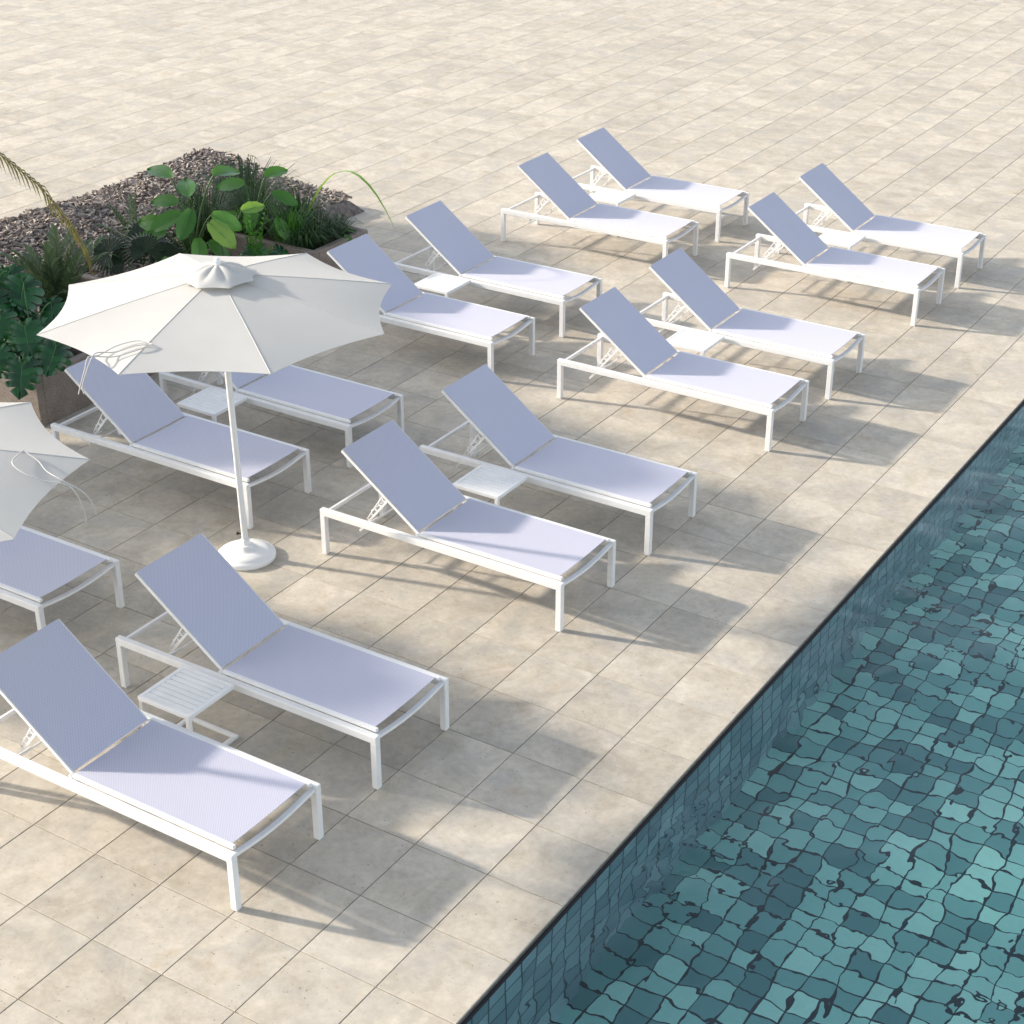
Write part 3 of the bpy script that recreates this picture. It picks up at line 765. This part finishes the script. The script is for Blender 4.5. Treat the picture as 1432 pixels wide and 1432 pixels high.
monstera(bs, [((-7.16, 4.58, .52), (.5, -.5, .7), (.5, -.4, -.4), .24), ((-7.22, 4.50, .40), (.4, -.6, .6), (-.1, -.8, -.3), .22), ((-7.05, 4.75, .46), (.6, -.3, .7), (.7, .2, -.3), .22)], 'small dark monstera on the bark chips beside the far planter')
del col.objects['monstera_plant.002']['group']

palm_clump('fern', (-8.05, 4.66, .1), [(-7.9, 4.3, .62), (-7.75, 4.5, .60), (-8.2, 4.3, .60), (-8.0, 4.7, .85), (-8.3, 4.6, .70), (-7.8, 4.75, .75), (-8.1, 4.4, .80), (-7.7, 4.6, .45), (-8.3, 4.85, .75)], 18, .12, L_GRS, 'dark green fern behind the paddle leaved plant on the bark chips', 'fern', .5, ang=.8, wid=.022)
palm_clump('fern', (-8.62, 4.45, .2), [(-8.5, 4.1, .60), (-8.3, 4.3, .62), (-8.8, 4.1, .60), (-8.6, 4.5, .90), (-8.9, 4.4, .70), (-8.4, 4.6, .75), (-8.7, 4.2, .80), (-8.35, 4.15, .45), (-8.9, 4.7, .75)], 18, .13, L_CYC, 'grey green fern on the bark chips above the dark fan palm', 'fern', .5, ang=.8, wid=.022)
paddle_plant((-7.55, 5.05, .38), [((-7.45, 4.92, .82), (.5, -.5, .7), (.4, -.6, -.2), .28, .075), ((-7.30, 5.05, .92), (.5, -.4, .8), (.5, .1, .1), .28, .075), ((-7.6, 5.0, .98), (.3, -.5, .8), (-.4, -.4, .2), .30, .08), ((-7.5, 5.2, 1.02), (.4, -.3, .9), (.2, .5, .3), .30, .08), ((-7.2, 4.98, .70), (.6, -.5, .6), (.6, -.2, -.3), .24, .065), ((-7.65, 4.9, .70), (.4, -.6, .6), (-.3, -.6, -.2), .26, .07)],
             'plant with upright green paddle leaves at the left end of the far planter', [L_PAD, L_VEIN])

def grass(base, n, r, h, mat, label, name='grass_clump', longleaf=None):
    root = empty(name, base); g = MB()
    for k in range(n):
        a = rnd.uniform(0, 6.28); rr = r * math.sqrt(rnd.random()) * .4; hh = h * rnd.uniform(.55, 1.1); out = r * rnd.uniform(.3, 1.1)
        p0 = Vector((math.cos(a) * rr, math.sin(a) * rr, -.02)); d = Vector((math.cos(a), math.sin(a), 0)); w_ = Vector((-d.y, d.x, 0)) * rnd.uniform(.003, .0065)
        p1 = p0 + d * out * .3 + Vector((0, 0, hh * .7)); p2 = p0 + d * out * .7 + Vector((0, 0, hh)); p3 = p0 + d * out * 1.25 + Vector((0, 0, hh * .75))
        g.add([p0 - w_, p0 + w_, p1 + w_, p1 - w_, p2 + w_ * .7, p2 - w_ * .7, p3], [(0, 1, 2, 3), (3, 2, 4, 5), (5, 4, 6)], 0, True)
    g.build('foliage', mat, root)
    if longleaf:
        l_ = MB(); pts = [Vector(p) - Vector(base) for p in longleaf]; vs = []; fs = []
        cur = bez(pts[0], pts[1], pts[2], 12)
        for i, p in enumerate(cur):
            t = (cur[min(i + 1, 12)] - cur[max(i - 1, 0)]).normalized(); s = t.cross(Vector((0, 0, 1))).normalized() * .022 * math.sin(math.pi * min(1, .12 + i / 12 * .86))
            vs += [p - s, p + Vector((0, 0, -.006)), p + s]
        for i in range(12):
            for q in (0, 1): a = i * 3 + q; fs.append((a, a + 1, a + 4, a + 3))
        l_.add(vs, fs, 0, True); l_.build('long_leaf', L_PAL, root)
    return tag(root, label, 'grass', 'dark grass clumps in and beside the far planter')
gl = ['bright clump of arching grass at the near left corner of the far planter', 'dark grass clump in the far planter, second from its left corner', 'dark grass clump in the middle of the far planter', 'dark grass clump in the far planter beside its right corner', 'grass clump in the far planter with one long leaf arching out over the paving', 'grass clump at the back left of the far planter', 'tall grass clump on the bark chips just left of the far planter', 'tall grass clump on the bark chips behind the far planter']
for (x, y, n, r_, h, mt), lb in zip([(-7.2, 5.12, 150, .30, .42, L_PAD), (-6.98, 5.12, 220, .26, .26, L_GRS), (-7.02, 5.38, 240, .28, .28, L_GRS), (-6.95, 5.60, 180, .22, .22, L_GRS), (-7.35, 5.52, 240, .32, .42, L_GRS), (-7.75, 5.3, 240, .34, .46, L_GRS), (-8.4, 5.3, 340, .50, .55, L_GRS), (-8.6, 6.1, 340, .55, .50, L_GRS)], gl):
    grass((x, y, .38 if x > -8 else mz(x, y)), n, r_, h, mt, lb, longleaf=[(-7.35, 5.52, .40), (-6.7, 5.45, 1.75), (-5.86, 5.13, .79)] if 'long leaf' in lb else None)
paddle_plant((-6.82, 5.50, .38), [((-6.75, 5.48, .47), (.4, -.3, .8), (.5, -.1, .1), .12, .03), ((-6.80, 5.56, .49), (.3, -.2, .9), (.4, .4, .0), .11, .03)], 'small plant with short green leaves poking over the far planter rim', [L_PAD, L_VEIN], 'seedling')

# trees standing left of the picture; they shade the left half of the terrace
def tree(base, h, blobs, nleaf, label, seed):
    r2 = random.Random(seed); root = empty('shade_tree', base); tr = MB(); cr = MB(); B = Vector(base)
    tot = sum(bl[3] ** 2 for bl in blobs)
    fork = Vector((0, 0, h * .42)); tr.tube([(0, 0, -.1), (.04, .02, h * .2), fork], [.11, .085, .07], 12)
    for (x, y, z, r_) in blobs:
        c = Vector((x, y, z)) - B
        tr.tube(bez(fork, fork.lerp(c, .5) + Vector((0, 0, -.15)), c, 6), [.055 - .006 * i for i in range(7)], 8)
        for k in range(5):
            d = Vector((r2.gauss(0, 1), r2.gauss(0, 1), r2.gauss(0, .8))).normalized() * r_ * .8; tr.tube([c.lerp(fork, .15), c + d * .5, c + d], [.018, .012, .005], 5)
        for k in range(int(nleaf * r_ ** 2 / tot)):
            d = Vector((r2.gauss(0, 1), r2.gauss(0, 1), r2.gauss(0, 1))).normalized() * r_ * (r2.random() ** .4) * r2.uniform(.8, 1.08); d.z *= .9
            p = c + d; u = Vector((r2.gauss(0, 1), r2.gauss(0, 1), r2.gauss(0, .6))).normalized(); w_ = u.cross(Vector((r2.gauss(0, 1), r2.gauss(0, 1), r2.gauss(0, 1)))).normalized(); l_ = r2.uniform(.07, .12)
            nn_ = u.cross(w_)
            cr.add([p - u * l_, p + w_ * l_ * .45 + nn_ * .01, p + u * l_, p - w_ * l_ * .45 + nn_ * .01], [(0, 1, 2, 3)], 0, False)
    tr.build('trunk', BARK, root); cr.build('crown', L_TREE, root)
    return tag(root, label, 'tree', 'shade trees beside the terrace')
TL = ['small leafy tree beside the terrace level with the nearest loungers', 'small leafy tree beside the monstera planter', 'broad leafy tree behind the palm left of the planters', 'leafy tree at the far end of the bark bed']
tree((-10, -2.7, 0), 3.4, [(-10, -3.15, 3.15, .66), (-10, -2.55, 2.75, .62), (-10.1, -2.95, 2.1, .8), (-9.9, -2.1, 2.1, .6), (-10, -1.5, 1.75, .55)], 15000, TL[0], 1)
tree((-10.2, -.1, 0), 3.6, [(-10, -.75, 1.85, .6), (-10, -.15, 2.2, .62), (-10, .35, 2.95, .78), (-10.1, .85, 2.4, .8), (-10, .1, 3.35, .42), (-9.9, 1.3, 2.5, .55)], 18000, TL[1], 2)
tree((-13, .9, 0), 4, [(-13, 1.1, 3.0, .7), (-13, 1.9, 2.9, .75), (-13.1, .4, 3.3, .9), (-13, 2.5, 2.6, .7)], 11000, TL[2], 3)
tree((-13, 4.1, 0), 3.7, [(-13, 3.5, 2.7, .75), (-13.1, 4.3, 2.6, .72), (-13, 5.0, 2.5, .65), (-13, 2.9, 2.4, .6)], 9000, TL[3], 4)

# ------------------------------------------------------------------ light, sky, camera
w = bpy.data.worlds.new('World'); sc.world = w; w.use_nodes = True
nt = w.node_tree; sk = nt.nodes.new('ShaderNodeTexSky'); sk.sky_type = 'NISHITA'; sk.sun_disc = False
EL = math.atan2(.363, math.hypot(.912, .258)); AZ = math.atan2(-.912, -.258)
sk.sun_elevation = EL; sk.sun_rotation = AZ; sk.air_density = 1.0; sk.dust_density = 1.5; sk.ozone_density = 1.0
hs = nt.nodes.new('ShaderNodeHueSaturation'); hs.inputs['Saturation'].default_value = .50
nt.links.new(sk.outputs[0], hs.inputs['Color']); nt.links.new(hs.outputs[0], nt.nodes['Background'].inputs[0]); nt.nodes['Background'].inputs[1].default_value = .136
sl = bpy.data.lights.new('sun', 'SUN'); sl.energy = 2.95; sl.angle = R(1.7); sl.color = (1.0, .90, .77)
so = bpy.data.objects.new('sun', sl); col.objects.link(so); so.location = (-20, -6, 12)
so.rotation_euler = Vector((.912, .258, -.363)).to_track_quat('-Z', 'Y').to_euler()

cam = bpy.data.cameras.new('camera'); co = bpy.data.objects.new('camera', cam); col.objects.link(co); sc.camera = co
cam.sensor_width = 36; cam.lens = 36 * 2369.91 / 1432; cam.clip_end = 2000; cam.clip_start = .1
pitch, yaw = .4835, 2.1372
fw = Vector((math.cos(pitch) * math.cos(yaw), math.cos(pitch) * math.sin(yaw), -math.sin(pitch)))
r_ = Vector((math.sin(yaw), -math.cos(yaw), 0)); u_ = r_.cross(fw)
co.matrix_world = Matrix(((r_.x, u_.x, -fw.x, 3.46005), (r_.y, u_.y, -fw.y, -7.44035), (r_.z, u_.z, -fw.z, 5.9282), (0, 0, 0, 1)))
sc.render.resolution_x = sc.render.resolution_y = 1024
sc.view_settings.view_transform = 'Standard'; sc.view_settings.look = 'None'; sc.view_settings.exposure = 1.32; sc.view_settings.gamma = 1
sc.cycles.max_bounces = 10; sc.cycles.transmission_bounces = 8; sc.cycles.sample_clamp_indirect = 8
